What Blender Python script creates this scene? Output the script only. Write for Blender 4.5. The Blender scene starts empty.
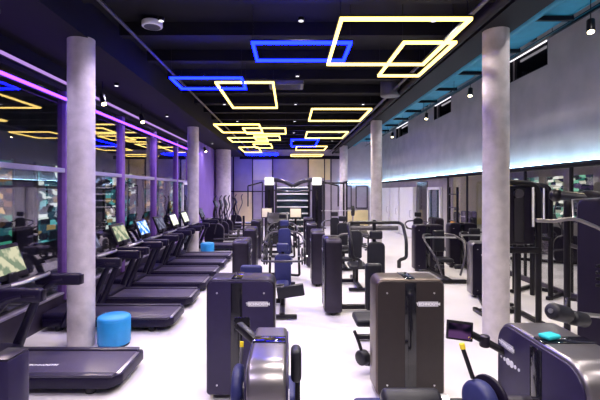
import bpy, bmesh, math, random
from mathutils import Vector, Matrix, Euler
random.seed(4)
sc = bpy.context.scene
ORD = ['nearest the camera', 'second from the camera', 'third from the camera', 'fourth from the camera', 'fifth from the camera', 'sixth from the camera', 'seventh from the camera', 'eighth from the camera', 'ninth from the camera']
C = sc.collection
R = math.radians

# ------------------------------------------------------------ materials
def mat(name, col, rough=.5, metal=0.0, noise=0.0, nscale=8.0, bump=0.0, bscale=60.0, emit=None, es=0.0, spec=.5, coat=0.0):
    m = bpy.data.materials.new(name); m.use_nodes = True
    nt = m.node_tree; b = nt.nodes['Principled BSDF']
    b.inputs['Base Color'].default_value = (*col, 1)
    b.inputs['Roughness'].default_value = rough
    b.inputs['Metallic'].default_value = metal
    b.inputs['Specular IOR Level'].default_value = spec
    b.inputs['Coat Weight'].default_value = coat
    if emit:
        b.inputs['Emission Color'].default_value = (*emit, 1)
        b.inputs['Emission Strength'].default_value = es
    tc = None
    if noise or bump:
        tc = nt.nodes.new('ShaderNodeTexCoord')
    if noise:
        n = nt.nodes.new('ShaderNodeTexNoise'); n.inputs['Scale'].default_value = nscale; n.inputs['Detail'].default_value = 5
        nt.links.new(tc.outputs['Object'], n.inputs['Vector'])
        r = nt.nodes.new('ShaderNodeMapRange')
        r.inputs['From Min'].default_value = .3; r.inputs['From Max'].default_value = .7
        r.inputs['To Min'].default_value = 1 - noise; r.inputs['To Max'].default_value = 1 + noise
        nt.links.new(n.outputs['Fac'], r.inputs['Value'])
        mx = nt.nodes.new('ShaderNodeMix'); mx.data_type = 'RGBA'; mx.blend_type = 'MULTIPLY'
        mx.inputs['Factor'].default_value = 1
        mx.inputs['A'].default_value = (*col, 1)
        nt.links.new(r.outputs['Result'], mx.inputs['B'])
        nt.links.new(mx.outputs['Result'], b.inputs['Base Color'])
    if bump:
        n2 = nt.nodes.new('ShaderNodeTexNoise'); n2.inputs['Scale'].default_value = bscale
        nt.links.new(tc.outputs['Object'], n2.inputs['Vector'])
        bp = nt.nodes.new('ShaderNodeBump'); bp.inputs['Strength'].default_value = bump; bp.inputs['Distance'].default_value = .01
        nt.links.new(n2.outputs['Fac'], bp.inputs['Height']); nt.links.new(bp.outputs['Normal'], b.inputs['Normal'])
    return m

def emis(name, col, s):
    m = bpy.data.materials.new(name); m.use_nodes = True
    nt = m.node_tree; nt.nodes.clear()
    e = nt.nodes.new('ShaderNodeEmission'); e.inputs[0].default_value = (*col, 1); e.inputs[1].default_value = s
    o = nt.nodes.new('ShaderNodeOutputMaterial'); nt.links.new(e.outputs[0], o.inputs[0])
    return m

M = {}
M['floor'] = mat('floor_vinyl', (.66, .64, .655), .30, noise=.03, nscale=1.5, bump=.03, spec=.5)
M['concrete'] = mat('column_concrete', (.54, .495, .51), .8, noise=.14, nscale=7, bump=.25, bscale=40)
M['wallgrey'] = mat('wall_plaster', (.42, .39, .40), .85, noise=.12, nscale=1.6, bump=.1, bscale=20)
M['wallback'] = mat('wall_back_panel', (.40, .35, .42), .8, noise=.08, nscale=2)
M['wallpurplelit'] = mat('wall_left_purple_wash', (.22, .13, .40), .8, noise=.08, nscale=2)  # purple light washing the far left wall is put into its colour
M['cream'] = mat('cream_panel', (.90, .76, .38), .6, noise=.05, nscale=3)
M['creamw'] = mat('cream_white_panel', (.92, .84, .62), .6, noise=.04, nscale=3)
M['ceil'] = mat('ceiling_paint', (.004, .0035, .006), .8, spec=.25, noise=.15, nscale=3)
M['beam'] = mat('beam_paint', (.005, .004, .009), .7, spec=.25, noise=.15, nscale=4)
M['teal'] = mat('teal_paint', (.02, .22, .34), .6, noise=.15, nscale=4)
M['frame'] = mat('window_frame', (.26, .12, .42), .45, metal=.3, noise=.1)  # mullion colour includes the purple glow of the window LED
M['framelt'] = mat('window_transom', (.42, .38, .48), .4, metal=.3, noise=.05)
M['white'] = mat('white_paint', (.80, .80, .82), .5, noise=.03)
M['trimdark'] = mat('plinth_paint', (.03, .022, .045), .5, noise=.1)
M['body'] = mat('machine_panel', (.007, .0045, .015), .40, metal=.0, spec=.26, noise=.08, nscale=20, bump=.02, bscale=200)
M['rim'] = mat('machine_rim', (.042, .036, .055), .32, metal=.8, noise=.06, nscale=10)
M['rimlight'] = mat('machine_rim_silver', (.22, .205, .22), .30, metal=.85, noise=.06, nscale=10)
M['bodyindigo'] = mat('machine_panel_indigo', (.016, .011, .045), .36, noise=.08, nscale=20, spec=.4)
M['glassgrey'] = mat('grey_teal_panel', (.06, .10, .12), .25, noise=.15, nscale=3)
M['rimwarm'] = mat('machine_rim_bronze', (.12, .095, .085), .34, metal=.8, noise=.06, nscale=10)
M['bodywarm'] = mat('machine_panel_bronze', (.020, .015, .016), .40, noise=.08, nscale=20, spec=.35)
M['silver'] = mat('silver_metal', (.55, .54, .57), .28, metal=.9, noise=.05)
M['tube'] = mat('black_frame_steel', (.006, .005, .009), .36, metal=.0, spec=.3, noise=.1)
M['greytube'] = mat('grey_frame_steel', (.07, .065, .08), .35, metal=.6, noise=.08)
M['slot'] = mat('black_gloss_slot', (.006, .006, .010), .10, noise=.1, coat=.3)
M['pad'] = mat('dark_blue_vinyl_pad', (.022, .026, .105), .45, spec=.35, noise=.08, nscale=14, bump=.05, bscale=150)
M['padb'] = mat('black_vinyl_pad', (.009, .009, .016), .45, spec=.35, noise=.1, nscale=14, bump=.05, bscale=150)
M['deck'] = mat('treadmill_deck_plastic', (.006, .0035, .020), .42, spec=.25, noise=.1, nscale=10)
M['belt'] = mat('treadmill_belt_rubber', (.055, .046, .085), .42, spec=.4, noise=.12, nscale=30, bump=.05, bscale=250)
M['rail'] = mat('treadmill_rail', (.035, .03, .055), .34, metal=.2, noise=.06)
M['rubber'] = mat('rubber', (.02, .02, .022), .7, noise=.1)
M['logo'] = mat('logo_white', (.75, .75, .80), .4, noise=.02)
M['logopill'] = mat('logo_plate', (.36, .35, .42), .4, noise=.02)
M['blue'] = mat('blue_stool_vinyl', (.015, .27, .62), .5, noise=.05, nscale=12)
M['tealcloth'] = mat('teal_cloth', (.01, .40, .45), .8, noise=.1, nscale=40, bump=.2)
M['yellow'] = mat('yellow_plastic', (.80, .62, .03), .4, noise=.03)
M['orange'] = mat('orange_plastic', (.75, .30, .03), .5, noise=.03)
M['duct'] = mat('grey_duct', (.10, .10, .12), .5, metal=.4, noise=.1)
M['extwall'] = mat('facade_render', (.08, .08, .10), .9, noise=.2, nscale=2)
M['asphalt'] = mat('asphalt', (.05, .05, .055), .8, noise=.2, nscale=6)
M['ledY'] = emis('led_warm', (1.0, .72, .17), 2.6)
M['ledB'] = emis('led_blue', (.001, .0028, 1.0), 30)
M['ledP'] = emis('led_purple', (.07, .016, .42), 9)
M['ledPk'] = emis('led_pink', (.62, .35, .95), .45)
M['ledC'] = emis('led_cyan', (.40, .70, .88), 18)
M['ledT'] = emis('led_teal', (.0, .10, .22), 3.5)
M['ledW'] = emis('light_strip_white', (.9, .85, .95), 1.0)
M['panelw'] = emis('panel_white', (1, .93, .85), 22)
M['boxlit'] = emis('lit_white_box', (1, .97, .90), .8)
M['bulb'] = emis('spot_bulb', (1.0, .80, .42), 12)

def shop_mat(name, cols, s_, seed):
    m = bpy.data.materials.new(name); m.use_nodes = True
    nt = m.node_tree; nt.nodes.clear()
    tc = nt.nodes.new('ShaderNodeTexCoord')
    mp = nt.nodes.new('ShaderNodeMapping'); mp.inputs['Scale'].default_value = (0, .9, 2.6); mp.inputs['Location'].default_value = (seed, seed*1.7, seed*.6)
    nt.links.new(tc.outputs['Object'], mp.inputs[0])
    v = nt.nodes.new('ShaderNodeTexVoronoi'); v.distance = 'CHEBYCHEV'; v.inputs['Scale'].default_value = 2.6
    nt.links.new(mp.outputs[0], v.inputs['Vector'])
    sp = nt.nodes.new('ShaderNodeSeparateColor'); nt.links.new(v.outputs['Color'], sp.inputs[0])
    cr = nt.nodes.new('ShaderNodeValToRGB'); cr.color_ramp.interpolation = 'CONSTANT'
    for k, c in enumerate(cols):
        e = cr.color_ramp.elements[k] if k < 2 else cr.color_ramp.elements.new(.9)
        e.position = k/len(cols); e.color = (*c, 1)
    nt.links.new(sp.outputs[0], cr.inputs[0])
    e = nt.nodes.new('ShaderNodeEmission'); e.inputs[1].default_value = s_
    nt.links.new(cr.outputs[0], e.inputs[0])
    o = nt.nodes.new('ShaderNodeOutputMaterial'); nt.links.new(e.outputs[0], o.inputs[0])
    return m
D_ = (.008, .012, .02)
M['extlit'] = shop_mat('lit_shop_window', [D_, (.03, .14, .17), D_, (.10, .42, .45), (.02, .06, .09), (.75, .85, .80), D_, (.30, .22, .10)], .75, 3.1)
M['extwarm'] = shop_mat('lit_warm_window', [D_, (.25, .12, .04), D_, (.05, .03, .02), (.02, .10, .12), (.75, .50, .22), D_, (.05, .30, .20)], .7, 7.7)
M['extwin'] = shop_mat('pale_window', [D_, (.30, .30, .24), (.05, .05, .04), (.5, .48, .38), (.03, .10, .09), (.7, .7, .62), D_, (.12, .28, .20)], .8, 1.3)
M['extdim'] = shop_mat('dim_green_window', [D_, (.02, .12, .09), (.02, .03, .03), (.15, .40, .26), D_, (.45, .45, .36), (.03, .02, .05), D_], .8, 5.2)
def mirror_mat(name, tint, rough):
    return mat(name, tint, rough, metal=1.0, noise=.02, nscale=2)
M['mirror'] = mirror_mat('mirror_glass', (.50, .54, .56), .03)

def glass_mat(name, trans, refl, tint=(1, 1, 1)):
    m = bpy.data.materials.new(name); m.use_nodes = True
    nt = m.node_tree; nt.nodes.clear()
    t = nt.nodes.new('ShaderNodeBsdfTransparent'); t.inputs[0].default_value = (trans*tint[0], trans*tint[1], trans*tint[2], 1)
    g = nt.nodes.new('ShaderNodeBsdfGlossy'); g.inputs['Roughness'].default_value = .015; g.inputs['Color'].default_value = (.9, .86, 1, 1)
    lw = nt.nodes.new('ShaderNodeFresnel')
    ge = nt.nodes.new('ShaderNodeNewGeometry'); mr = nt.nodes.new('ShaderNodeMapRange')
    mr.inputs['To Min'].default_value = 1.45; mr.inputs['To Max'].default_value = 1/1.45
    nt.links.new(ge.outputs['Backfacing'], mr.inputs['Value']); nt.links.new(mr.outputs['Result'], lw.inputs[0])
    ad = nt.nodes.new('ShaderNodeMath'); ad.operation = 'ADD'; ad.inputs[1].default_value = refl; ad.use_clamp = True
    nt.links.new(lw.outputs[0], ad.inputs[0])
    mx = nt.nodes.new('ShaderNodeMixShader')
    nt.links.new(ad.outputs[0], mx.inputs[0]); nt.links.new(t.outputs[0], mx.inputs[1]); nt.links.new(g.outputs[0], mx.inputs[2])
    o = nt.nodes.new('ShaderNodeOutputMaterial'); nt.links.new(mx.outputs[0], o.inputs[0])
    return m
M['glass'] = glass_mat('night_window_glass', .85, .08)
M['roomglass'] = glass_mat('partition_glass', .9, .0)
M['doorglass'] = glass_mat('door_glass', .75, .15, (.75, .95, 1))

def screen_mat(name, c1, c2, s):
    m = bpy.data.materials.new(name); m.use_nodes = True
    nt = m.node_tree; nt.nodes.clear()
    tc = nt.nodes.new('ShaderNodeTexCoord')
    mp = nt.nodes.new('ShaderNodeMapping'); mp.inputs['Scale'].default_value = (3, 5, 5)
    nt.links.new(tc.outputs['Object'], mp.inputs[0])
    v = nt.nodes.new('ShaderNodeTexNoise'); v.inputs['Scale'].default_value = 1.6
    nt.links.new(mp.outputs[0], v.inputs['Vector'])
    cr = nt.nodes.new('ShaderNodeValToRGB'); cr.color_ramp.interpolation = 'EASE'
    cr.color_ramp.elements[0].position = .42; cr.color_ramp.elements[0].color = (*c1, 1)
    cr.color_ramp.elements[1].position = .58; cr.color_ramp.elements[1].color = (*c2, 1)
    nt.links.new(v.outputs['Fac'], cr.inputs[0])
    e = nt.nodes.new('ShaderNodeEmission'); e.inputs[1].default_value = s
    nt.links.new(cr.outputs[0], e.inputs[0])
    o = nt.nodes.new('ShaderNodeOutputMaterial'); nt.links.new(e.outputs[0], o.inputs[0])
    return m
M['scrA'] = screen_mat('screen_landscape', (.25, .32, .22), (.75, .72, .50), .5)
M['scrB'] = screen_mat('screen_blue', (.03, .16, .75), (.55, .70, .95), 1.0)
M['scrC'] = screen_mat('screen_dim', (.06, .06, .10), (.16, .16, .24), .8)
M['scrD'] = screen_mat('screen_bright', (.55, .62, .45), (.9, .9, .75), 1.0)
M['scrP'] = screen_mat('screen_purple', (.005, .004, .012), (.12, .05, .16), .45)

# ------------------------------------------------------------ mesh tools
class MB:
    def __init__(s): s.bm = bmesh.new()
    def box(s, c, d, rot=None, bev=0.0, seg=2):
        t = bmesh.new()
        bmesh.ops.create_cube(t, size=1)
        bmesh.ops.scale(t, vec=Vector(d), verts=t.verts)
        if bev:
            bmesh.ops.bevel(t, geom=list(t.edges), offset=min(bev, min(d)*.49), segments=seg, profile=.5, affect='EDGES')
        mx = Matrix.Translation(Vector(c)) @ (Euler(rot).to_matrix().to_4x4() if rot else Matrix())
        bmesh.ops.transform(t, matrix=mx, verts=t.verts)
        s.merge(t); return s
    def merge(s, t):
        me = bpy.data.meshes.new('tmp'); t.to_mesh(me); t.free(); s.bm.from_mesh(me); bpy.data.meshes.remove(me)
    def tube(s, pts, r, n=10, fillet=0.0, closed=False, flat=1.0):
        P = [Vector(p) for p in pts]
        if fillet: P = fil(P, fillet, closed)
        k = len(P)
        tang = []
        for i in range(k):
            if closed: a, b = P[i-1], P[(i+1) % k]
            else: a, b = P[max(i-1, 0)], P[min(i+1, k-1)]
            tang.append((b-a).normalized())
        up = Vector((0, 0, 1)) if abs(tang[0].z) < .9 else Vector((0, 1, 0))
        nrm = (up - tang[0]*up.dot(tang[0])).normalized()
        rings = []
        for i in range(k):
            nrm = (nrm - tang[i]*nrm.dot(tang[i])).normalized()
            bn = tang[i].cross(nrm)
            rr = rad_at(r, i, k)
            rings.append([s.bm.verts.new(P[i] + nrm*(rr*math.cos(2*math.pi*j/n)) + bn*(rr*flat*math.sin(2*math.pi*j/n))) for j in range(n)])
        for i in range(k if closed else k-1):
            a, b = rings[i], rings[(i+1) % k]
            for j in range(n):
                s.bm.faces.new((a[j], a[(j+1) % n], b[(j+1) % n], b[j]))
        if not closed:
            s.bm.faces.new(rings[0][::-1]); s.bm.faces.new(rings[-1])
        return s
    def bar(s, pts, w, h, fillet=.0):
        # rectangular section bar through points
        for a, b in zip(pts[:-1], pts[1:]):
            a = Vector(a); b = Vector(b); d = b-a
            q = d.to_track_quat('X', 'Z')
            s.box((a+b)/2, (d.length + w*.6, w, h), q.to_euler(), bev=min(w, h)*.2)
        return s
    def cyl(s, a, b, r, n=20, bev=0.0):
        a = Vector(a); b = Vector(b); d = (b-a); L = d.length; d.normalize()
        if bev:
            pts = [a, a+d*bev*.4, a+d*bev, b-d*bev, b-d*bev*.4, b]
            rs = [r-bev, r-bev*.3, r, r, r-bev*.3, r-bev]
            return s.tube(pts, rs, n)
        return s.tube([a, b], r, n)
    def prism(s, w, h, z0, y0, y1, rad, bev, seg=6):
        # upright rounded rectangle (x width w centred, z from z0, height h) extruded along y
        t = bmesh.new()
        pts = []
        for cx, cz, a0 in ((w/2-rad, z0+h-rad, 0), (-w/2+rad, z0+h-rad, 90), (-w/2+rad*.5, z0+rad*.5, 180), (w/2-rad*.5, z0+rad*.5, 270)):
            rr = rad if cz > z0+h/2 else rad*.5
            for i in range(seg+1):
                a = R(a0 + 90*i/seg)
                pts.append((cx+rr*math.cos(a), cz+rr*math.sin(a)))
        f = [t.verts.new((x, y0, z)) for x, z in pts]
        g = [t.verts.new((x, y1, z)) for x, z in pts]
        n = len(pts)
        ff = t.faces.new(f); gf = t.faces.new(g[::-1])
        for i in range(n): t.faces.new((f[(i+1) % n], f[i], g[i], g[(i+1) % n]))
        t.normal_update()
        if bev:
            ed = [e for e in ff.edges] + [e for e in gf.edges]
            bmesh.ops.bevel(t, geom=ed, offset=bev, segments=3, profile=.5, affect='EDGES')
        bmesh.ops.recalc_face_normals(t, faces=t.faces)
        s.merge(t); return s
    def sphere(s, c, r, sc_=(1, 1, 1)):
        t = bmesh.new(); bmesh.ops.create_uvsphere(t, u_segments=16, v_segments=10, radius=r)
        bmesh.ops.scale(t, vec=Vector(sc_), verts=t.verts); bmesh.ops.translate(t, vec=Vector(c), verts=t.verts)
        s.merge(t); return s
    def build(s, name, m, parent=None, label=None):
        me = bpy.data.meshes.new(name)
        bmesh.ops.recalc_face_normals(s.bm, faces=s.bm.faces)
        s.bm.to_mesh(me); s.bm.free()
        me.materials.append(M[m] if isinstance(m, str) else m)
        for p in me.polygons: p.use_smooth = True
        try: me.set_sharp_from_angle(angle=R(38))
        except Exception: pass
        o = bpy.data.objects.new(name, me); C.objects.link(o)
        if parent: o.parent = parent
        if label: o['label'] = label
        return o

def rad_at(r, i, k):
    if not isinstance(r, (list, tuple)): return r
    t = i/(k-1)*(len(r)-1); a = min(int(t), len(r)-2); return r[a]+(r[a+1]-r[a])*(t-a)
def fil(P, rad, closed=False):
    out = []; k = len(P)
    for i in range(k):
        if not closed and i in (0, k-1): out.append(P[i]); continue
        a, b, c = P[i-1], P[i], P[(i+1) % k]
        d1 = (a-b); d2 = (c-b)
        q = min(rad, d1.length*.45, d2.length*.45)
        p0 = b + d1.normalized()*q; p2 = b + d2.normalized()*q
        for j in range(6):
            t = j/5
            out.append(p0*(1-t)**2 + b*2*t*(1-t) + p2*t*t)
    return out

def thing(name, loc, label, cat, group=None, rz=0):
    o = bpy.data.objects.new(name, None); C.objects.link(o)
    o.empty_display_size = .2
    o.location = loc; o.rotation_euler = (0, 0, rz)
    o['label'] = label; o['category'] = cat
    if group: o['group'] = group
    return o
def tag(o, label, cat, group=None, kind=None):
    o['label'] = label; o['category'] = cat
    if group: o['group'] = group
    if kind: o['kind'] = kind
    return o
def struct(o, label=None):
    o['kind'] = 'structure'
    if label: o['label'] = label
    return o
def children(o): return [c for c in C.objects if c.parent == o]
def copy_tree(o, parent=None):
    c = o.copy(); C.objects.link(c); c.parent = parent
    for ch in children(o): copy_tree(ch, c)
    return c

_txt = {}
def text_part(txt, size, m, parent, loc, rot, name='logo', thick=.0008, bold=.0, width=None):
    key = (txt, size, bold)
    if key not in _txt:
        cu = bpy.data.curves.new('lettering', 'FONT'); cu.body = txt; cu.size = size
        cu.align_x = 'CENTER'; cu.align_y = 'CENTER'; cu.extrude = thick; cu.offset = bold
        t = bpy.data.objects.new('t', cu); C.objects.link(t)
        bpy.context.view_layer.update()
        me = bpy.data.meshes.new_from_object(t.evaluated_get(bpy.context.evaluated_depsgraph_get()))
        bpy.data.objects.remove(t)
        _txt[key] = me
    me = _txt[key].copy(); me.materials.clear(); me.materials.append(M[m])
    o = bpy.data.objects.new(name, me); C.objects.link(o); o.parent = parent
    o.location = loc; o.rotation_euler = rot
    return o

# ------------------------------------------------------------ the setting
XL, XR, YB, ZC = -3.75, 5.5, 24.5, 4.2
Y0 = -3.0
struct(MB().box(((XL-.6+XR+.1)/2, (Y0+YB)/2, -.05), (XR-XL+.6, YB-Y0+.4, .1)).build('floor', 'floor'))
# ceilings
cm = MB(); cm.box((.1, (Y0+YB)/2, 4.72), (5.7, YB-Y0, .1))
y = -1.0
while y < YB: cm.box((.1, y, 4.58), (5.4, .16, .22)); y += 1.22
struct(cm.build('ceiling', 'ceil'))
# low soffit over the treadmills, longitudinal beam over right column line, high ceiling on the right
struct(MB().box((-3.33, (Y0+YB)/2, 4.43), (1.24, YB-Y0, .56)).build('ceiling_left_soffit', 'beam'))
struct(MB().box((2.9, (Y0+YB)/2, 4.56), (.46, YB-Y0, .42)).build('trim_1', 'beam'))
hc = MB(); hc.box((4.3, (Y0+YB)/2, 5.85), (2.7, YB-Y0, .1))
struct(hc.build('ceiling_right', 'ceil'))
hb = MB()
y = 2.0
while y < YB: hb.box((4.3, y, 5.62), (2.5, .14, .3)); y += 2.4
struct(hb.build('trim_2', 'beam'))
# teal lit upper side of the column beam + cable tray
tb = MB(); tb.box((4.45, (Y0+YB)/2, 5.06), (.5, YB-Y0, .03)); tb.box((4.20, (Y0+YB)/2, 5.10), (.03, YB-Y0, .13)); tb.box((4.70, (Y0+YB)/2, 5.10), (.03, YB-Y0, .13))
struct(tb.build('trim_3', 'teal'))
q = MB(); y = .5
while y < YB: q.box((4.45, y, 5.0), (.62, .07, .07)); q.box((4.16, y, 5.3), (.04, .04, .6)); q.box((4.74, y, 5.3), (.04, .04, .6)); y += 1.6
struct(q.build('trim_9', 'beam'))
lt = thing('cable_tray_light', (4.86, 12, 5.0), 'teal light line running high along the cable tray near the right wall', 'light strip')
MB().box((0, 0, 0), (.03, 24, .03)).build('light_tube', 'ledT', lt); MB().box((0, 0, .03), (.06, 24, .02)).build('profile', 'tube', lt)
for i in range(-5, 6): MB().cyl((0, i*2.2, .05), (0, i*2.2, .80), .006, 6).build('hanger', 'tube', lt)

# right wall: lower band, upper plaster with three slot openings
slots = [(8.75, 10.35), (14.0, 15.7), (19.1, 21.3)]
SIDE = True
wr = MB()
wr.box((XR+.1, (Y0+3.3)/2, 1.3), (.2, 3.3-Y0, 2.6))
wr.box((XR+.1, (14.3+YB)/2, 1.3), (.2, YB-14.3, 2.6))
wr.box((XR+.1, (Y0+YB)/2, 3.7), (.2, YB-Y0, 2.2))
wr.box((XR+.1, (Y0+YB)/2, 5.7), (.2, YB-Y0, .5))
ys = [Y0] + [v for s_ in slots for v in s_] + [YB]
for a, b in zip(ys[::2], ys[1::2]): wr.box((XR+.1, (a+b)/2, 5.12), (.2, b-a, .66))
struct(wr.build('wall_right', 'wallgrey'))
for i, (a, b) in enumerate(slots):
    w = struct(MB().box((XR+.18, (a+b)/2, 5.12), (.02, b-a, .64)).build('window_%d' % (i+6), 'slot'))
    fr = MB()
    for z in (4.81, 5.43): fr.box((XR+.06, (a+b)/2, z), (.1, b-a, .03))
    for yy in (a+.02, b-.02): fr.box((XR+.06, yy, 5.12), (.1, .03, .62))
    fr.build('window_frame', 'beam', w)
    MB().box((XR+.04, (a+b)/2, 5.36), (.03, b-a-.08, .05)).build('light_strip', 'ledW', w)
# back wall
wb = MB(); wb.box(((XL+XR)/2, YB+.1, 2.85), (XR-XL+.4, .2, 5.9))
struct(wb.build('wall_back', 'wallback'))
def bx2(px0, px1, py0, py1, Y=YB): # helper numbers measured on the back wall, converted to metres
    k = Y/410
    return ((px0-290)*k, (px1-290)*k, 2.1-(py1-191)*k, 2.1-(py0-191)*k)
n = 1
for (a, b, c, d, m_) in ((234.5, 252, 192, 226, 'cream'), (253, 272, 160, 180, 'creamw'), (309, 324, 159, 178, 'cream'), (325, 330, 159, 180, 'cream'),
                         (234.5, 252, 157, 191, 'wallback'), (273.5, 307.5, 157, 190, 'wallback'), (341, 352, 210, 226, 'cream'), (353.5, 368, 210, 226, 'cream'), (369.5, 381, 184, 226, 'white')):
    x0, x1, z0, z1 = bx2(a, b, c, d)
    struct(MB().box(((x0+x1)/2, YB-.02, (z0+z1)/2), (x1-x0, .04, z1-z0), bev=.008).build('trim_%d' % (10+n), m_)); n += 1
fr = MB()
for px in (233.5, 252.7, 272.7, 308.2, 324.5, 331): fr.box(((px-290)*YB/410, YB-.03, 2.1), (.05, .06, 4.2))
fr.box((-2.5, YB-.03, 2.07), (2.2, .05, .05)); fr.box((0, YB-.03, 4.1), (6, .06, .2))
struct(fr.build('trim_20', 'beam'))
for i, (a, b) in enumerate(((342, 351), (356, 367))):
    x0, x1, z0, z1 = bx2(a, b, 186, 208)
    w = struct(MB().box(((x0+x1)/2, YB-.02, (z0+z1)/2), (x1-x0, .02, z1-z0)).build('window_%d' % (10+i), 'framelt'))
    q = MB()
    for xx in (x0, x1): q.box((xx, YB-.03, (z0+z1)/2), (.05, .06, z1-z0+.05))
    for zz in (z0, z1): q.box(((x0+x1)/2, YB-.03, zz), (x1-x0, .06, .05))
    q.build('window_frame', 'tube', w)
# behind camera wall
struct(MB().box(((XL+XR)/2, Y0-.1, 2.9), (XR-XL+.4, .2, 5.9)).build('wall_front', 'wallgrey'))
# left: plinth, glazing, header, solid wall at the far end
struct(MB().box((XL-.12, (Y0+16.6)/2, .2), (.24, 16.6-Y0, .4), bev=.01).build('baseboard_left', 'trimdark'))
struct(MB().box((XL-.04, (Y0+16.6)/2, .415), (.12, 16.6-Y0, .03)).build('trim_4', 'framelt'))
struct(MB().box((XL-.15, (Y0+16.6)/2, 4.1), (.24, 16.6-Y0, .62)).build('wall_left_header', 'beam'))
struct(MB().box((XL-.15, (16.6+YB)/2, 2.2), (.3, YB-16.6, 4.4)).build('wall_left', 'wallpurplelit'))
mull = [-2.0, .1, 2.3, 4.55, 6.86, 9.15, 11.35, 13.55, 15.2, 16.6]
fm = MB()
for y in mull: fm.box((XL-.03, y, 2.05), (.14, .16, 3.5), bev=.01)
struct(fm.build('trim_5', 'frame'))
struct(MB().box((XL-.02, (Y0+16.6)/2, 2.44), (.10, 16.6-Y0, .07)).build('trim_6', 'framelt'))
struct(MB().box((XL+.0, (Y0+16.6)/2, 3.79), (.08, 16.6-Y0, .08)).build('trim_7', 'beam'))
for i, (a, b) in enumerate(zip(mull[:-1], mull[1:])):
    w = struct(MB().box((XL-.03, (a+b)/2, 2.05), (.012, b-a-.16, 3.3)).build('window_%d' % (20+i), 'glass'))
# white framed door at the far end of the glazing
d1 = struct(MB().box((XL+.06, 14.5, 1.2), (.01, .8, 2.2)).build('door_1', 'doorglass'))
q = MB()
for y in (14.08, 14.92): q.box((XL+.06, y, 1.2), (.06, .1, 2.4))
q.box((XL+.06, 14.5, 2.36), (.06, .94, .09)); q.box((XL+.06, 14.5, .06), (.06, .94, .1))
q.build('door_frame', 'white', d1)
for nm, z, m_, lab in (('window_led_strip', 3.60, 'ledP', 'thin purple light line along the top of the left windows, lower of the two'), ('window_led_strip', 3.86, 'ledPk', 'pale pink light line on the header above the left windows, upper of the two')):
    t = thing(nm, (XL+.09, 6.8, z), lab, 'light strip')
    MB().box((0, 0, 0), (.035, 19.4, .035)).build('light_tube', m_, t)
    MB().box((-.03, 0, 0), (.02, 19.4, .06)).build('profile', 'tube', t)

# right lower wall: mirrors, door, white panels, ledge with cyan light
yy = 3.3; i = 0
gm = MB()
while yy < 14.2:
    struct(MB().box((XR+.0, yy+.785, 1.31), (.012, 1.50, 2.46)).build('window_%d' % (40+i), 'roomglass'), 'clear glass partition panel')
    gm.box((XR, yy, 1.31), (.05, .05, 2.5)); yy += 1.571; i += 1
gm.box((XR, 14.28, 1.31), (.05, .05, 2.5)); gm.box((XR, 8.8, .04), (.06, 11, .08))
struct(gm.build('trim_25', 'tube'))
XA = 13.5
struct(MB().box(((XR+XA)/2+.1, 14, -.05), (XA-XR-.2, 23.8, .1)).build('floor_side_room', 'floor'))
struct(MB().box(((XR+XA)/2+.1, 14, 3.35), (XA-XR, 23.8, .1)).build('ceiling_side_room', 'ceil'))
aw = MB(); aw.box((XA+.1, 14, .3), (.2, 24, .6)); aw.box((XA+.1, 14, 3.1), (.2, 24, .5))
for y in range(2, 27, 2): aw.box((XA+.1, y, 1.7), (.2, .5, 2.4))
struct(aw.build('wall_side_room', 'wallgrey'))
struct(MB().box(((XR+XA)/2, 26.0, 1.65), (XA-XR, .2, 3.3)).build('wall_side_room_end', 'cream'))
struct(MB().box(((XR+XA)/2, 1.9, 1.65), (XA-XR, .2, 3.3)).build('wall_side_room_front', 'wallgrey'))
for k, y in enumerate(range(3, 26, 2)):
    struct(MB().box((XA+.12, y, 1.75), (.02, 1.5, 2.3)).build('window_%d' % (70+k), ('extwin', 'extlit', 'slot', 'extdim', 'extwin')[k % 5]))
for k, y in enumerate((5, 9, 13, 17, 21)):
    t = thing('panel_light', (8.3, y, 3.27), 'long white ceiling light beyond the right glass partition, '+ORD[k], 'ceiling light', 'ceiling lights in the side room')
    MB().box((0, 0, 0), (.14, 1.4, .03)).build('diffuser', 'panelw', t); MB().box((0, 0, .02), (.18, 1.46, .04)).build('housing', 'white', t)
struct(MB().box((XR-.10, (Y0+YB)/2, 2.585), (.20, YB-Y0, .05)).build('trim_8', 'beam'))
struct(MB().box((XR-.03, (Y0+YB)/2, .06), (.06, YB-Y0, .12)).build('baseboard_right', 'trimdark'))
t = thing('wall_wash_light', (XR-.15, 12, 2.64), 'cyan white light line washing up the grey right wall above the glass partition', 'light strip')
MB().box((0, 0, 0), (.04, 24.6, .04)).build('light_tube', 'ledC', t); MB().box((-.035, 0, -.008), (.02, 24.6, .04)).build('profile', 'tube', t)
t = thing('wall_wash_light', (4.0, YB-.12, 2.58), 'short cyan light line across the back wall at the right corner', 'light strip')
MB().box((0, 0, 0), (2.2, .04, .04)).build('light_tube', 'ledC', t); MB().box((0, -.03, -.01), (2.2, .02, .05)).build('profile', 'tube', t)
# white framed glass door and white doors
d2 = struct(MB().box((XR-.05, 15.45, 1.1), (.01, 1.2, 2.1)).build('door_2', 'doorglass'))
q = MB()
for y in (14.8, 16.1): q.box((XR-.06, y, 1.12), (.08, .12, 2.24))
q.box((XR-.06, 15.45, 2.2), (.08, 1.4, .1)); q.box((XR-.06, 15.45, .08), (.08, 1.4, .12)); q.build('door_frame', 'white', d2)
struct(MB().box((XR-.02, 17.0, 1.27), (.02, 1.3, 2.4)).build('window_60', 'slot'))
for k, (a, b) in enumerate(((17.8, 19.9), (20.2, 21.9), (22.1, 24.2))):
    d = struct(MB().box((XR-.10, (a+b)/2, 1.15), (.16, b-a, 2.25), bev=.02).build('door_%d' % (3+k), 'white'))
    MB().tube([(XR-.18, a+.2, .95), (XR-.25, a+.2, .95), (XR-.25, a+.2, 1.25), (XR-.18, a+.2, 1.25)], .012, 8, fillet=.03).build('door_handle', 'silver', d)

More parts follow.
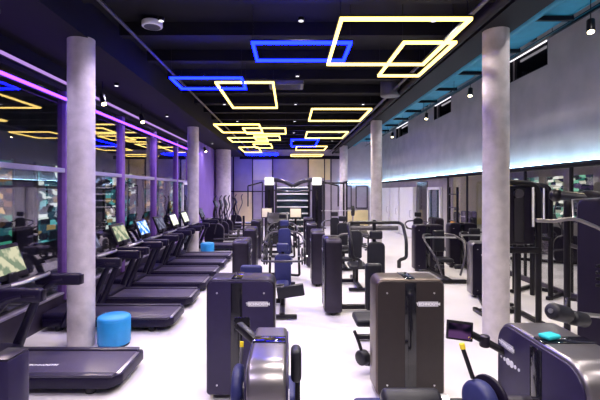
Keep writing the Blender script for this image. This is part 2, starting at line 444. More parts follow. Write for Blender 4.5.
# columns
def column(n_, x, y, r, top):
    m = MB().tube([(x, y, 0), (x, y, top)], r, 36)
    return struct(m.build('trim_%d' % n_, 'concrete'), 'round concrete column')
column(31, -2.85, 5.6, .175, 4.17); column(32, 2.90, 5.78, .175, 4.36)
column(33, -3.12, 13.2, .18, 4.17); column(34, 2.78, 13.2, .18, 4.36)
column(35, -3.34, 20.5, .38, 4.17); column(36, 2.68, 20.5, .2, 4.36)

column(37, 7.1, 17.6, .2, 3.32) if False else None
# outside beyond the glass
tag(MB().box((-14, 8, -.06), (18, 40, .1)).build('pavement', 'asphalt'), 'dark pavement outside the left windows', 'ground')['kind'] = 'structure'
b_ = thing('shop_building', (-9, 19, 0), 'dark building outside the left windows with teal lit shopfront', 'building')
MB().box((0, 0, 4), (4, 34, 8)).build('wall', 'extwall', b_)
for k in range(8):
    w = MB().box((2.02, -14.4+k*4.1, 1.75), (.05, 3.2, 2.2)).build('shop_window', 'extlit' if k % 3 != 1 else 'extwarm', b_)
    q = MB()
    for yy in (-1.6, -.5, .6, 1.6): q.box((2.06, -14.4+k*4.1+yy, 1.75), (.08, .09, 2.3))
    q.box((2.06, -14.4+k*4.1, 2.2), (.08, 3.2, .08)); q.build('window_frame', 'tube', w)

# ------------------------------------------------------------ LED rectangles
leds = [
 (.60, 2.10, 4.77, 6.48, 'Y', 'largest warm white rectangle light outline, nearest the camera on the ceiling'),
 (1.55, 2.24, 5.56, 7.16, 'Y', 'small warm rectangle outline overlapping the right corner of the largest one'),
 (-.51, .83, 5.6, 6.36, 'B', 'blue rectangle light outline overlapping the left side of the largest warm one'),
 (-2.15, -.88, 7.39, 8.16, 'B', 'leftmost blue rectangle light outline, near the left soffit'),
 (-1.40, -.32, 7.74, 10.1, 'Y', 'warm rectangle light outline overlapping the leftmost blue one'),
 (.54, 1.98, 10.0, 11.7, 'Y', 'warm rectangle light outline standing alone right of centre behind the large one'),
 (-2.3, -.94, 12.4, 14.1, 'Y', 'first warm rectangle of the far left cluster, nearest the camera'),
 (-1.52, -.15, 13.2, 14.5, 'Y', 'warm rectangle right of centre in the far left cluster'),
 (-2.38, -.9, 15.7, 17.0, 'Y', 'long warm rectangle in the middle of the far left cluster by the soffit'),
 (-1.35, -.4, 15.3, 16.5, 'Y', 'short warm rectangle in the middle of the far left cluster, toward centre'),
 (.58, 1.97, 13.9, 15.5, 'Y', 'warm rectangle of the far right cluster in front of the small blue one'),
 (.05, 1.12, 16.1, 18.4, 'B', 'small blue rectangle of the far right cluster near the centre'),
 (.3, 1.68, 18.6, 20.4, 'Y', 'warm rectangle just behind the small blue one on the far right'),
 (-1.6, -.83, 17.8, 19.4, 'Y', 'small warm rectangle touching the back left cluster, toward centre'),
 (-2.4, -1.5, 19.2, 21.7, 'Y', 'small warm rectangle of the back left cluster, by the soffit'),
 (-2.38, -.70, 21.9, 22.9, 'B', 'blue rectangle light outline at the far end close to the back wall'),
 (.06, 1.82, 22.6, 23.8, 'Y', 'rearmost warm rectangle light outline close to the back wall on the right')]
for k, (x0, x1, y0, y1, c, lab) in enumerate(leds):
    z = 4.10 + .012*(k % 5)
    t = thing('led_frame_light', ((x0+x1)/2, (y0+y1)/2, z), lab, 'ceiling light', 'rectangular light outlines on the ceiling')
    w, h = x1-x0, y1-y0
    e = MB()
    for sx in (-1, 1): e.box((sx*w/2, 0, 0), (.038, h+.038, .035)); e.box((0, sx*h/2, 0), (w-.039, .038, .035))
    e.build('light_tube', 'led'+c, t)
    e = MB()
    for sx in (-1, 1): e.box((sx*w/2, 0, .03), (.055, h+.05, .018)); e.box((0, sx*h/2, .03), (w, .055, .018))
    e.build('profile', 'tube', t)
    for sx in (-1, 1):
        for sy in (-1, 1): MB().cyl((sx*w/2, sy*h/2*.9, .035), (sx*w/2, sy*h/2*.9, 4.67-z), .004, 6).build('hanger', 'tube', t)

# ------------------------------------------------------------ ceiling fittings
def ceil_disc(x, y, z, r, lab, name='ceiling_speaker', cat='speaker', m_='white', drop=.03):
    t = thing(name, (x, y, z), lab, cat)
    MB().cyl((0, 0, -drop), (0, 0, 0), r, 28, bev=.01).build('rim', m_, t)
    MB().cyl((0, 0, -drop-.006), (0, 0, -drop+.002), r*.78, 28).build('grille', 'duct', t)
    return t
ceil_disc(-2.05, 6.1, 4.62, .15, 'round white ceiling speaker left of the blue rectangle light', drop=.08)
ceil_disc(-.95, 11.4, 4.62, .07, 'tiny round ceiling detector in the middle left of ceiling', 'smoke_detector', 'detector', drop=.05)
ceil_disc(.25, 9.4, 4.62, .07, 'tiny round ceiling detector near the middle of ceiling', 'smoke_detector', 'detector', drop=.05)
ceil_disc(2.3, 9.4, 4.62, .22, 'dark round ceiling speaker beside the right beam', m_='duct', drop=.35)
t = thing('air_vent_unit', (-.08, 9.0, 4.43), 'pale grey rectangular air unit on ceiling behind the blue rectangle', 'air vent')
MB().box((0, 0, .03), (.75, .5, .16), bev=.02).build('housing', 'duct', t)
for k in range(5): MB().box((0, -.18+k*.09, -.055), (.62, .03, .012)).build('slat', 'rim', t)
def pipe(pts, r, m_, lab, name='ceiling_pipe'):
    return tag(MB().tube(pts, r, 10).build(name, m_), lab, 'pipe')
pipe([(-2.2, 0, 4.3), (-2.2, 24, 4.3)], .022, 'greytube', 'thin shiny conduit running along ceiling beside the left soffit')
pipe([(2.5, 0, 4.33), (2.5, 24, 4.33)], .06, 'beam', 'thick dark pipe along ceiling beside the right beam')
pipe([(2.34, 0, 4.38), (2.34, 24, 4.38)], .03, 'duct', 'thin grey pipe left of the thick dark ceiling pipe')
pipe([(3.75, 0, 4.78), (3.75, 24, 4.78)], .07, 'teal', 'teal pipe above the right beam beside the cable tray')
for k, zz in enumerate((4.9,)):
    pass
def spot(x, y, z, ztop, aim, lab, power=60, col=(1, .82, .55), cone=75):
    t = thing('track_spotlight', (x, y, z), lab, 'spotlight', 'black spotlights on the tracks')
    MB().cyl((0, 0, .10), (0, 0, ztop-z), .007, 8).build('stem', 'tube', t)
    d = (Vector(aim)-Vector((x, y, z))).normalized()
    h = MB().cyl(Vector((0, 0, .1))-d*.06, Vector((0, 0, .1))+d*.14, .055, 18, bev=.01).build('lamp_housing', 'tube', t)
    MB().cyl(Vector((0, 0, .1))+d*.141, Vector((0, 0, .1))+d*.15, .043, 18).build('lens', 'bulb', h)
    L = bpy.data.lights.new('spot_lamp', 'SPOT'); L.energy = power; L.color = col; L.spot_size = R(cone); L.spot_blend = .6; L.shadow_soft_size = .04
    lo = bpy.data.objects.new('spot_lamp', L); C.objects.link(lo); lo.parent = t
    lo.location = Vector((0, 0, .1))+d*.17; lo.rotation_euler = d.to_track_quat('-Z', 'Y').to_euler()
def downlight(x, y, z, lab, power, col=(1, .93, .97), cone=140):  # most of these fixtures are added as fill to brighten the room
    t = thing('fill_downlight', (x, y, z), lab, 'ceiling light', 'small round ceiling downlights added as fill')
    MB().cyl((0, 0, -.05), (0, 0, 0), .045, 20, bev=.008).build('housing', 'tube', t)
    MB().cyl((0, 0, -.055), (0, 0, -.05), .034, 20).build('lens', 'ledW', t)
    L = bpy.data.lights.new('fill_lamp', 'SPOT'); L.energy = power; L.color = col; L.spot_size = R(cone); L.spot_blend = .8; L.shadow_soft_size = .05
    lo = bpy.data.objects.new('fill_lamp', L); C.objects.link(lo); lo.parent = t; lo.location = (0, 0, -.12)
for k in range(9):
    y = .2+k*2.44*1.1
    for x, sd in ((-1.75, 'left'), (.15, 'middle'), (1.95, 'right')):
        downlight(x, y, 4.49 if False else 4.46, 'small round black downlight added as fill in the %s line on the ceiling, %s' % (sd, ORD[k]), 150 if sd != 'left' else 130, (1, .90, .83) if sd != 'left' else (.82, .70, 1))
for k in range(6):
    downlight((6.9, 9.6)[k % 2], 5.5+k*3.2, 3.30, 'small round black downlight added as fill beyond the glass partition, '+ORD[k], 130, (1, .93, .88))  # added to light the dark side room floor
for k in range(7):
    downlight(3.9, 1.2+k*3.5, 5.46, 'small round black downlight added as fill high above the right aisle, '+ORD[k], 75, (1, .90, .82))
for k in range(6):
    downlight(-3.3, 1.4+k*3.2, 4.15, 'small round black downlight added as fill in the left soffit over treadmills, '+ORD[k], 45, (.75, .65, 1))
tr = thing('light_track', (4.4, 11, 4.72), 'thin black light track crossing in front of the grey right wall', 'light track')
MB().box((0, 0, 0), (.035, 26, .035)).build('rail', 'tube', tr)
for k in range(-4, 6): MB().cyl((0, k*2.5, .01), (0, k*2.5, 1.08), .006, 6).build('hanger', 'tube', tr)
for (y, lab) in ((10.0, 'black spotlight on the right track just left of the front column'), (13.2, 'black spotlight on the right track between the first and second wall slots'), (17.6, 'black spotlight on the right track nearest the back wall'), (6.0, 'black spotlight on the right track nearest the camera')):
    spot(4.4, y, 4.45, 4.71, (3.6, y-1.2, 0), lab, 110)
for (y, lab) in ((7.3, 'black spotlight on the left soffit just right of the front column'), (9.3, 'black spotlight on the left soffit above the middle treadmills'), (4.2, 'black spotlight on the left soffit nearest the camera'), (16.5, 'black spotlight on the left soffit near the purple wall')):
    spot(-3.5, y+.35, 3.74, 4.17, (-2.0, y-1.0, 0), lab, 120)

# ------------------------------------------------------------ treadmills
def make_treadmill(label):
    t = thing('treadmill', (XL+.02, 0, 0), label, 'treadmill', 'treadmills facing the left windows')
    L = 1.97; W = .80
    # deck base
    d = MB()
    prof = [(.05, -W/2), (L-.10, -W/2), (L, -W/2+.14), (L, W/2-.14+.09), (L-.03, W/2), (.05, W/2)]
    bm = bmesh.new()
    lo = [bm.verts.new((x, y, .075)) for x, y in prof]; hi = [bm.verts.new((x, y, .185)) for x, y in prof]
    bm.faces.new(lo[::-1]); bm.faces.new(hi)
    for i in range(len(prof)): bm.faces.new((lo[i], lo[(i+1) % 6], hi[(i+1) % 6], hi[i]))
    bmesh.ops.bevel(bm, geom=list(bm.edges), offset=.015, segments=2, profile=.5, affect='EDGES')
    d.merge(bm); d.build('deck', 'deck', t)
    MB().box((1.18, 0, .19), (1.46, .60, .014), bev=.004).build('running_belt', 'belt', t)
    for s in (-1, 1): MB().box((1.16, s*.35, .2), (1.50, .085, .03), bev=.01).build('side_rail', 'rail', t)
    MB().box((L-.05, 0, .188), (.05, .56, .014), bev=.004).build('rear_cap', 'silver', t)
    hood = MB(); hood.box((.26, 0, .20), (.50, .76, .16), bev=.06, seg=4); hood.build('motor_hood', 'deck', t)
    for x in (.25, 1.65):
        for s in (-1, 1): MB().cyl((x, s*.30, 0), (x, s*.30, .08), .055, 18, bev=.01).build('foot', 'rubber', t)
    # uprights
    for s in (-1, 1):
        MB().tube([(.38, s*.385, .10), (.50, s*.385, .40), (.66, s*.385, .80), (.83, s*.385, .99), (1.0, s*.385, 1.03)], [.09, .078, .07, .065, .055], 12, fillet=.12, flat=.62).build('upright', 'deck', t)
        h = MB().box((.93, s*.385, 1.035), (.56, .085, .145), bev=.035, seg=4).build('handrail', 'deck', t)
        MB().box((1.216, s*.385, 1.035), (.012, .062, .115), bev=.005).build('end_cap', 'rim', h)
        MB().box((1.08, s*.4285, 1.03), (.13, .004, .022), bev=.001).build('badge', 'rim', h)
    MB().box((.70, 0, 1.075), (.30, .74, .035), (0, R(-10), 0), bev=.012).build('console_tray', 'rail', t)
    MB().tube([(.84, -.34, 1.12), (.90, -.2, 1.13), (.90, .2, 1.13), (.84, .34, 1.12)], .017, 8, fillet=.08).build('front_grip', 'silver', t)
    # display
    sc_ = MB().box((.54, 0, 1.30), (.045, .60, .40), (0, R(-22), 0), bev=.015).build('display', 'tube', t)
    s2 = MB().box((0, 0, 0), (.004, .52, .29), bev=.001).build('screen', 'scrA', sc_)
    s2.location = (.566, 0, 1.315); s2.rotation_euler = (0, R(-22), 0)
    MB().box((.60, 0, 1.12), (.10, .16, .14), bev=.02).build('display_mount', 'tube', t)
    lg = text_part('TECHNOGYM', .055, 'logo', t, (1.02, -.1, .1985), (0, 0, 0), bold=.002)
    return t
tm_y = [4.58, 6.48, 7.68, 8.86, 10.04, 11.22, 12.40, 14.75]
tm_lab = ['dark purple treadmill nearest the camera, whole deck visible in front of the first column',
          'treadmill directly behind the first column and blue stool',
          'treadmill right behind the one beside the blue stool, showing a landscape on its screen',
          'fourth treadmill in the row with a blue lit screen',
          'fifth treadmill in the row with a dim grey screen',
          'treadmill with a bright pale screen two before the second column',
          'treadmill just in front of the second column and the small far stool',
          'treadmill just beyond the second column']
scr = ['scrA', 'scrC', 'scrA', 'scrB', 'scrC', 'scrD', 'scrD', 'scrC']
T0 = make_treadmill(tm_lab[0])
for k, (y, lab) in enumerate(zip(tm_y, tm_lab)):
    o = T0 if k == 0 else copy_tree(T0)
    o.location = (XL+.02, y, 0); o['label'] = lab
    for ch in children(o):
        if ch.name.startswith('display') and not ch.name.startswith('display_mount'):
            for s in children(ch):
                if k: s.data = s.data.copy()
                s.data.materials[0] = M[scr[k]]
        if k > 1 and ch.name.startswith('logo'): bpy.data.objects.remove(ch)

# stools
def stool(x, y, r, h, lab):
    t = thing('round_stool', (x, y, 0), lab, 'stool')
    MB().cyl((0, 0, .015), (0, 0, h), r, 40, bev=.03).build('body', 'blue', t)
    MB().cyl((0, 0, 0), (0, 0, .02), r*.93, 32).build('base', 'rubber', t)
    MB().tube([(r*math.cos(R(a))*1.003, r*math.sin(R(a))*1.003, h-.05) for a in range(0, 360, 10)], .004, 6, closed=True).build('piping', 'blue', t)
stool(-2.41, 5.62, .215, .40, 'bright blue drum stool beside the first left column')
stool(-2.72, 13.5, .22, .40, 'small distant blue drum stool beside the second left column')

# ------------------------------------------------------------ ellipticals
def make_elliptical():
    t = thing('elliptical_trainer', (0, 0, 0), 'x', 'elliptical', 'ellipticals behind the treadmills')
    MB().bar([(-.1, 0, .06), (1.7, 0, .06)], .12, .08).build('base_frame', 'tube', t)
    for x in (-.05, 1.65): MB().bar([(x, -.28, .04), (x, .28, .04)], .07, .07).build('foot_bar', 'tube', t)
    MB().prism(.75, .75, .08, -.13, .13, .25, .03).build('drive_housing', 'body', t).location = (.25, 0, 0)
    MB().tube([(.32, 0, .75), (.22, 0, 1.2), (.30, 0, 1.5)], .045, 10, fillet=.2).build('mast', 'tube', t)
    d = MB().box((.30, 0, 1.58), (.05, .46, .32), (0, R(-20), 0), bev=.02).build('display', 'tube', t)
    s = MB().box((0, 0, 0), (.004, .38, .23)).build('screen', 'scrC', d); s.location = (.329, 0, 1.59); s.rotation_euler = (0, R(-20), 0)
    for q in (-1, 1):
        o_ = .14*q
        MB().tube([(.30, q*.27, .45), (.42, q*.27, 1.0), (.50+o_, q*.26, 1.45), (.42+o_, q*.24, 1.80), (.50+o_, q*.2, 1.92)], .022, 8, fillet=.15).build('swing_handle', 'greytube', t)
        MB().tube([(.25, q*.16, .35+.1*q), (1.55, q*.16, .28)], .03, 8).build('pedal_arm', 'greytube', t)
        MB().box((1.05, q*.16, .36), (.38, .15, .05), bev=.02).build('pedal', 'rubber', t)
    return t
E0 = make_elliptical()
ely = [(16.0, 'elliptical trainer behind the second column, nearest of the four by the purple wall'), (17.25, 'second elliptical trainer along the purple wall'),
       (18.5, 'third elliptical trainer along the purple wall'), (21.9, 'elliptical trainer farthest back, beyond the third left column')]
for k, (y, lab) in enumerate(ely):
    o = E0 if k == 0 else copy_tree(E0)
    o.location = (XL+.55, y, 0); o['label'] = lab

for k, (x, y, rz, lab) in enumerate(((8.2, 11.6, 150, 'elliptical trainer behind the glass partition, nearest'), (8.6, 13.4, 150, 'elliptical trainer behind the glass partition, middle one'), (9.6, 14.6, 150, 'elliptical trainer behind the glass partition, farthest'))):
    o = copy_tree(E0); o.location = (x, y, 0); o.rotation_euler.z = R(rz); o['label'] = lab; o['group'] = 'ellipticals behind the partition'
# ------------------------------------------------------------ strength machine pieces
def tower(t, loc, rz=0, w=.69, d=.30, h=1.22, logo=1, band=True, name='weight_tower', rivets=True, panelmat='body', slotx=-.04, logoz=None, rad=.085, rimmat='rim'):
    """weight stack tower: metal rim, dark face panels, black centre slot, badge. loc = centre of the base."""
    o = MB().prism(w, h-.05, .05, -d/2, d/2, rad, .022, 10).build(name, rimmat, t)
    o.location = loc; o.rotation_euler = (0, 0, rz)
    for sy in (-1, 1):
        MB().prism(w-.035, h-.088, .065, sy*(d/2+.004)-.006, sy*(d/2+.004)+.006, max(rad-.017, .05), .004, 10).build('face_panel', panelmat, o)
    if band:
        b = MB()
        for sy in (-1, 1): b.box((slotx, sy*(d/2+.007), .05+(h-.11)/2+.03), (.115, .012, h-.13), bev=.003)
        b.box((slotx, 0, h-.002), (.105, d-.01, .014), bev=.004)
        b.build('slot', 'slot', o)
        MB().box((slotx-.0, -d/2-.012, h*.42), (.05, .008, h*.50), bev=.003).build('weight_window', 'slot', o)
    if rivets:
        r = MB()
        for x in (-w/2+.11, w/2-.11):
            for z in (.16, h-.14): r.cyl((x, -d/2-.018, z), (x, -d/2-.008, z), .009, 10)
        r.build('rivet', 'silver', o)
    if logo:
        lz = logoz or h-.25
        for sy in ((-1,) if logo == 1 else (-1, 1)):
            MB().box((w/2-.17, sy*(d/2+.012), lz), (.20, .004, .052), bev=.0015).build('logo_plate', 'logopill', o)
            text_part('TECHNOGYM', .038, 'logo', o, ((w/2-.17), sy*(d/2+.0155), lz), (R(90), 0, 0 if sy < 0 else math.pi), bold=.0012)
    for x in (-w/2+.1, w/2-.1): MB().cyl((x, 0, 0), (x, 0, .06), .05, 16).build('foot', 'rubber', o)
    return o
def pad(t, name, c, d, rot=None, m_='pad', bev=.035):
    return MB().box(c, d, rot, bev=min(bev, min(d)*.45), seg=4).build(name, m_, t)
def roller(t, a, b, r, m_='padb', name='roller_pad'):
    o = MB().cyl(a, b, r, 22, bev=r*.35).build(name, m_, t)
    return o

def seated(loc, label, side=-1, rz=0, arms='press', group=None, back=1.25, tower_off=(.82, .45), th=1.22, padm='pad', headrest=True, b0=.58, plates=False):
    """seated pin-stack machine: origin on the floor under the seat, tower end-on to one side."""
    t = thing('strength_machine', loc, label, 'gym machine', group, rz)
    tx, ty = side*tower_off[0], tower_off[1]
    tower(t, (tx, ty, 0), R(90), h=th, d=.27, logo=2)
    f = MB()
    f.bar([(tx, ty, .07), (0, ty, .07)], .09, .08); f.bar([(0, -.45, .07), (0, .75, .07)], .09, .08)
    f.bar([(0, .05, .07), (0, .05, .42)], .07, .07); f.bar([(0, .42, .07), (0, .36, 1.05)], .06, .07)
    f.bar([(-.22, -.45, .05), (.22, -.45, .05)], .08, .06)
    f.build('base_frame', 'tube', t)
    pad(t, 'seat', (0, 0, .47), (.38, .42, .09) if arms != 'curl' else (.22, .3, .09), (R(4), 0, 0), padm)
    MB().prism(.30, back-.04-b0, b0, -.04, .04, .09, .025).build('backrest', padm, t).location = (0, .26, 0)
    if headrest: pad(t, 'headrest', (0, .26, back+.08), (.22, .09, .15), None, padm)
    if arms == 'press':
        for s in (-1, 1):
            MB().tube([(0, .45, 1.12), (s*.30, .45, 1.10), (s*.42, .30, 1.02), (s*.46, -.15, .92), (s*.36, -.30, .90)], .024, 8, fillet=.12).build('arm', 'greytube', t)
            MB().cyl((s*.46, -.02, .945), (s*.455, -.16, .92), .03, 12).build('grip', 'rubber', t)
        if plates:
            for s in (-1, 1):
                for q in (0, .06): MB().cyl((s*(.40+q), .20, .55), (s*(.44+q), .20, .55), .20, 26, bev=.01).build('weight_disc', 'rubber', t)
                MB().cyl((s*.32, .20, .55), (s*.55, .20, .55), .022, 10).build('plate_horn', 'silver', t)
                MB().tube([(s*.34, .20, .55), (s*.34, .45, .95), (0, .45, 1.12)], .03, 8).build('lever', 'tube', t)
                MB().tube([(s*.34, .20, .55), (s*.36, .35, .06), (0, .5, .06)], .03, 8, fillet=.06).build('side_frame', 'tube', t)
    elif arms == 'fly':
        for s in (-1, 1):
            MB().tube([(0, .40, 1.55), (s*.43, .40, 1.55), (s*.47, .30, 1.52), (s*.46, .05, 1.28), (s*.44, -.02, 1.0), (s*.32, -.02, .97), (s*.32, -.02, .86)], .028, 10, fillet=.08).build('arm', 'tube', t)
            MB().cyl((s*.32, -.02, .96), (s*.32, -.02, .84), .032, 12).build('grip', 'rubber', t)
        MB().bar([(0, .42, 1.0), (0, .42, 1.58)], .06, .06).build('mast', 'tube', t)
        MB().tube([(-.42, .44, 1.45), (.42, .44, 1.45)], .04, 8).build('cross_tube', 'greytube', t)
    elif arms == 'leg':
        MB().tube([(side*.3, ty, .55), (side*.3, -.45, .50)], .03, 8).build('lever', 'greytube', t)
        roller(t, (-.28, -.5, .32), (.28, -.5, .32), .06); roller(t, (-.28, -.35, .62), (.28, -.35, .62), .055)
        MB().bar([(side*.32, -.5, .32), (side*.32, -.42, .6)], .04, .03).build('lever_arm', 'tube', t)
        for s in (-1, 1): MB().tube([(s*.2, .1, .42), (s*.3, .1, .42), (s*.3, .02, .58)], .018, 8, fillet=.05).build('grip', 'greytube', t)
    elif arms == 'row':
        MB().bar([(0, -.55, .07), (0, -.62, .95)], .07, .06).build('chest_post', 'tube', t)
        for s in (-1, 1): MB().tube([(0, -.6, 1.0), (s*.34, -.5, 1.05), (s*.4, -.2, .95)], .022, 8, fillet=.1).build('arm', 'greytube', t)
    elif arms == 'curl':
        MB().bar([(-.06, -.15, .36), (.34, -.15, .42)], .10, .20).build('support_arm', 'padb', t)
        MB().tube([(-.32, .05, .98), (-.36, -.28, .92), (.36, -.28, .92), (.32, .05, .98)], .02, 8, fillet=.1).build('arm', 'greytube', t)
    return t

# --- front row: towers A and B facing the camera (their backs), seats behind
def facing(loc, label, pads, tower_kw={}, extra=None, m_='pad'):
    t = thing('strength_machine', loc, label, 'gym machine', 'upright weight machines')
    tower(t, (0, 0, 0), 0, **tower_kw)
    for nm, c, d in pads: pad(t, nm, c, d, None, m_)
    f = MB(); f.bar([(0, .1, .07), (0, 1.5, .07)], .09, .08); f.bar([(-.25, 1.5, .05), (.25, 1.5, .05)], .08, .06); f.bar([(0, .95, .08), (0, .9, .45)], .07, .07)
    f.bar([(.0, .58, .08), (.0, .62, .9)], .06, .06)
    f.build('base_frame', 'tube', t)
    return t
A = facing((-.495, 4.27, 0), 'dark weight machine tower in the front left with blue light on its top edge',
           [('seat', (0, .95, .47), (.38, .4, .09)), ('backrest', (.03, .66, .91), (.26, .08, .60)),], dict(d=.33, panelmat='bodyindigo'))
for s in (-1, 1): MB().tube([(.03, .70, .95), (s*.36, .80, .93), (s*.40, 1.15, .86)], .022, 8, fillet=.1).build('arm', 'greytube', A)
B = facing((1.205, 4.27, 0), 'bronze grey weight machine tower in front right of centre, facing the camera',
           [('seat', (-.2, .95, .47), (.38, .4, .09)), ('backrest', (-.21, .62, .96), (.20, .09, .56))], dict(d=.33, slotx=.0, rimmat='rimwarm', panelmat='bodywarm'), m_='padb')
MB().bar([(0, .58, .35), (-.25, .62, .75)], .06, .06).build('pad_bracket', 'tube', B)
MB().tube([(-.30, .45, .12), (-.36, .42, .18), (-.42, .42, .38), (-.47, .42, .50)], .02, 8, fillet=.06).build('lever', 'tube', B)
MB().cyl((-.42, .38, .20), (-.33, .44, .20), .085, 22, bev=.02).build('counterweight', 'padb', B)
MB().bar([(-.34, .45, .12), (0, .45, .08)], .05, .05).build('lever_base', 'tube', B)

# --- machine C, end-on in the lower centre
Cm = thing('strength_machine', (-.12, 2.40, 0), 'silver topped weight machine nearest the camera, end on, left of centre', 'gym machine', 'upright weight machines')
tower(Cm, (0, 0, 0), R(-90), panelmat='bodyindigo', w=.76, d=.20, h=1.22, logo=2, slotx=-.03, rad=.16, rimmat='rimlight')
MB().cyl((-.155, .02, .93), (-.215, .02, .93), .14, 28, bev=.02).build('cam_disc', 'pad', Cm)
MB().cyl((-.11, .02, .93), (-.16, .02, .93), .045, 16).build('axle', 'greytube', Cm)
l = MB().cyl((-.18, .05, .95), (-.175, .10, 1.15), .009, 10).build('adjust_lever', 'silver', Cm)
MB().cyl((-.175, .10, 1.15), (-.174, .105, 1.18), .012, 10).build('lever_tip', 'yellow', l)
MB().bar([(-.20, .22, 1.235), (-.08, .10, 1.18)], .05, .05).build('screen_arm', 'tube', Cm)
d_ = MB().box((-.19, .26, 1.245), (.10, .012, .07), (R(-10), 0, R(12)), bev=.004).build('tablet', 'slot', Cm)
pad(Cm, 'side_pad', (.155, -.02, 1.10), (.062, .12, .19), None, 'padb', .028)
MB().bar([(.165, .02, 1.04), (.165, .02, .52), (.0, .02, .40)], .035, .03).build('pad_stem', 'tube', Cm)
MB().tube([(-.24, -.1, .86), (.22, -.1, .86)], .018, 8).build('cross_tube', 'greytube', Cm)
f = MB(); f.bar([(0, -.2, .05), (0, 1.1, .05)], .08, .07); f.bar([(0, 1.0, .06), (0, .95, .45)], .07, .07); f.build('base_frame', 'tube', Cm)
pad(Cm, 'seat', (0, .95, .48), (.34, .38, .08))

# --- machine D, right foreground
D = thing('strength_machine', (1.58, 2.38, 0), 'purple faced weight machine in the lower right corner with a small tablet on an arm', 'gym machine', 'upright weight machines')
tw = tower(D, (0, 0, 0), R(-90), w=.86, d=.31, h=1.24, logo=0, slotx=.02, rivets=False, rad=.16, rimmat='rimlight', panelmat='bodyindigo')
# left (-X) face is local -y after the -90 turn
MB().box((-.29, -.168, 1.09), (.15, .004, .045), bev=.002).build('logo_plate', 'logopill', tw)
text_part('TECHNOGYM', .030, 'logo', tw, (-.29, -.1715, 1.09), (R(90), 0, 0), bold=.0012)
for k, r_ in enumerate((.008, .012, .022, .022, .012, .010)):
    MB().cyl((-.36+k*.042, -.166, .995), (-.36+k*.042, -.170, .995), r_, 12).build('pictogram', 'logo', tw)
MB().tube([(-.36, .40, 1.135), (-.29, .39, 1.10), (-.23, .37, 1.07), (-.13, .34, 1.02)], .024, 10, fillet=.06).build('screen_arm', 'tube', D)
MB().cyl((-.27, .38, 1.05), (-.27, .38, 1.13), .034, 16, bev=.01).build('arm_joint', 'rim', D)
d_ = MB().box((-.443, .37, 1.164), (.17, .016, .125), (R(-10), R(5), R(-8)), bev=.005).build('tablet', 'tube', D)
s_ = MB().box((0, 0, 0), (.145, .003, .095)).build('screen', 'scrP', d_); s_.location = (-.445, .360, 1.163); s_.rotation_euler = (R(-10), R(5), R(-8))
MB().cyl((-.385, .352, 1.12), (-.385, .345, 1.12), .012, 12).build('button', 'yellow', d_)
MB().cyl((-.52, -.01, .88), (-.43, .02, .88), .115, 32, bev=.025).build('cam_disc', 'pad', D)
MB().cyl((-.42, .024, .88), (-.395, .034, .88), .135, 32, bev=.01).build('cam_plate', 'body', D)
MB().cyl((-.39, .03, .86), (-.15, .03, .86), .035, 16).build('axle', 'greytube', D)
l = MB().cyl((-.505, .03, 1.0), (-.555, .05, 1.165), .013, 10).build('adjust_lever', 'tube', D)
MB().cyl((-.555, .05, 1.165), (-.561, .053, 1.195), .016, 10).build('lever_tip', 'yellow', l)
roller(D, (-.98, .30, .72), (-.60, .30, .72), .085, 'padb')
MB().cyl((-.60, .30, .72), (-.55, .30, .72), .05, 18).build('hub', 'silver', D)
MB().tube([(-.56, .30, .72), (-.40, .30, .72), (-.38, .1, .86)], .025, 8, fillet=.06).build('lever_arm', 'tube', D)
f = MB(); f.bar([(0, .3, .06), (-.9, .3, .06), (-.9, .75, .06)], .08, .07); f.bar([(-.9, .65, .08), (-.9, .7, .38)], .07, .07); f.build('base_frame', 'tube', D)
pad(D, 'seat', (-.9, .72, .42), (.36, .36, .08))
cl = MB().box((1.50, 2.37, 1.262), (.10, .075, .026), (0, 0, R(20)), bev=.012, seg=3).build('folded_cloth', 'tealcloth')
tag(cl, 'small folded teal cloth lying on top of the purple faced machine', 'cloth')

# --- machine E, tall tower at right edge
E = thing('lat_pulldown_machine', (3.2, 3.95, 0), 'tall black pulldown machine cut by the right edge of the photo', 'gym machine')
tower(E, (0, 0, 0), R(-62), w=.66, d=.30, h=2.03, logo=1, band=False, rivets=False, logoz=1.93)
p = MB()
for k in range(4): p.box((-.20, -.12+.0*k, 1.38-k*.06), (.012, .26, .035), (0, 0, R(28)), bev=.004)
p.build('weight_plate_window', 'slot', E)
MB().tube([(.18, 1.05, 0), (.18, 1.05, 2.0), (.10, .6, 2.08), (.02, .1, 2.02)], .037, 12, fillet=.12).build('upright', 'tube', E)
MB().tube([(.18, 1.05, .05), (.0, .1, .05)], .04, 8).build('base_frame', 'tube', E)
roller(E, (-.10, .75, 2.05), (.30, .45, 1.99), .055)
MB().sphere((-.13, .78, 2.05), .075).build('pivot', 'tube', E)
MB().tube([(-1.1, -.45, 1.85), (-.95, -.45, 1.84), (-.78, -.45, 1.87), (-.60, -.45, 1.80), (-.35, -.45, 1.68)], .016, 8, fillet=.1).build('pull_bar', 'rimlight', E)
MB().tube([(-.78, -.45, 1.86), (-.62, -.2, 2.02), (-.1, .1, 2.03)], .007, 6).build('cable', 'silver', E)
for zz in (.55, 1.45): MB().tube([(.18, 1.05, zz), (.5, .9, zz-.1)], .025, 8).build('brace', 'greytube', E)
roller(E, (-1.29, -.95, 1.225), (-1.12, -.88, 1.17), .062)
roller(E, (-1.09, -.87, 1.15), (-.92, -.78, 1.10), .055)
MB().tube([(-1.30, -.955, 1.225), (-.48, -.57, 1.05), (-.28, -.35, .95)], .018, 8).build('roller_bar', 'silver', E)
MB().bar([(-.60, -.64, 1.06), (-.62, -.62, .10)], .05, .05).build('roller_post', 'tube', E)
MB().tube([(-1.12, -.85, 1.19), (-1.07, -.80, 1.27), (-1.0, -.78, 1.26)], .014, 8).build('adjust_lever', 'tube', E)
MB().bar([(-.62, -.62, .05), (-.05, -.1, .05)], .07, .06).build('seat_beam', 'tube', E)
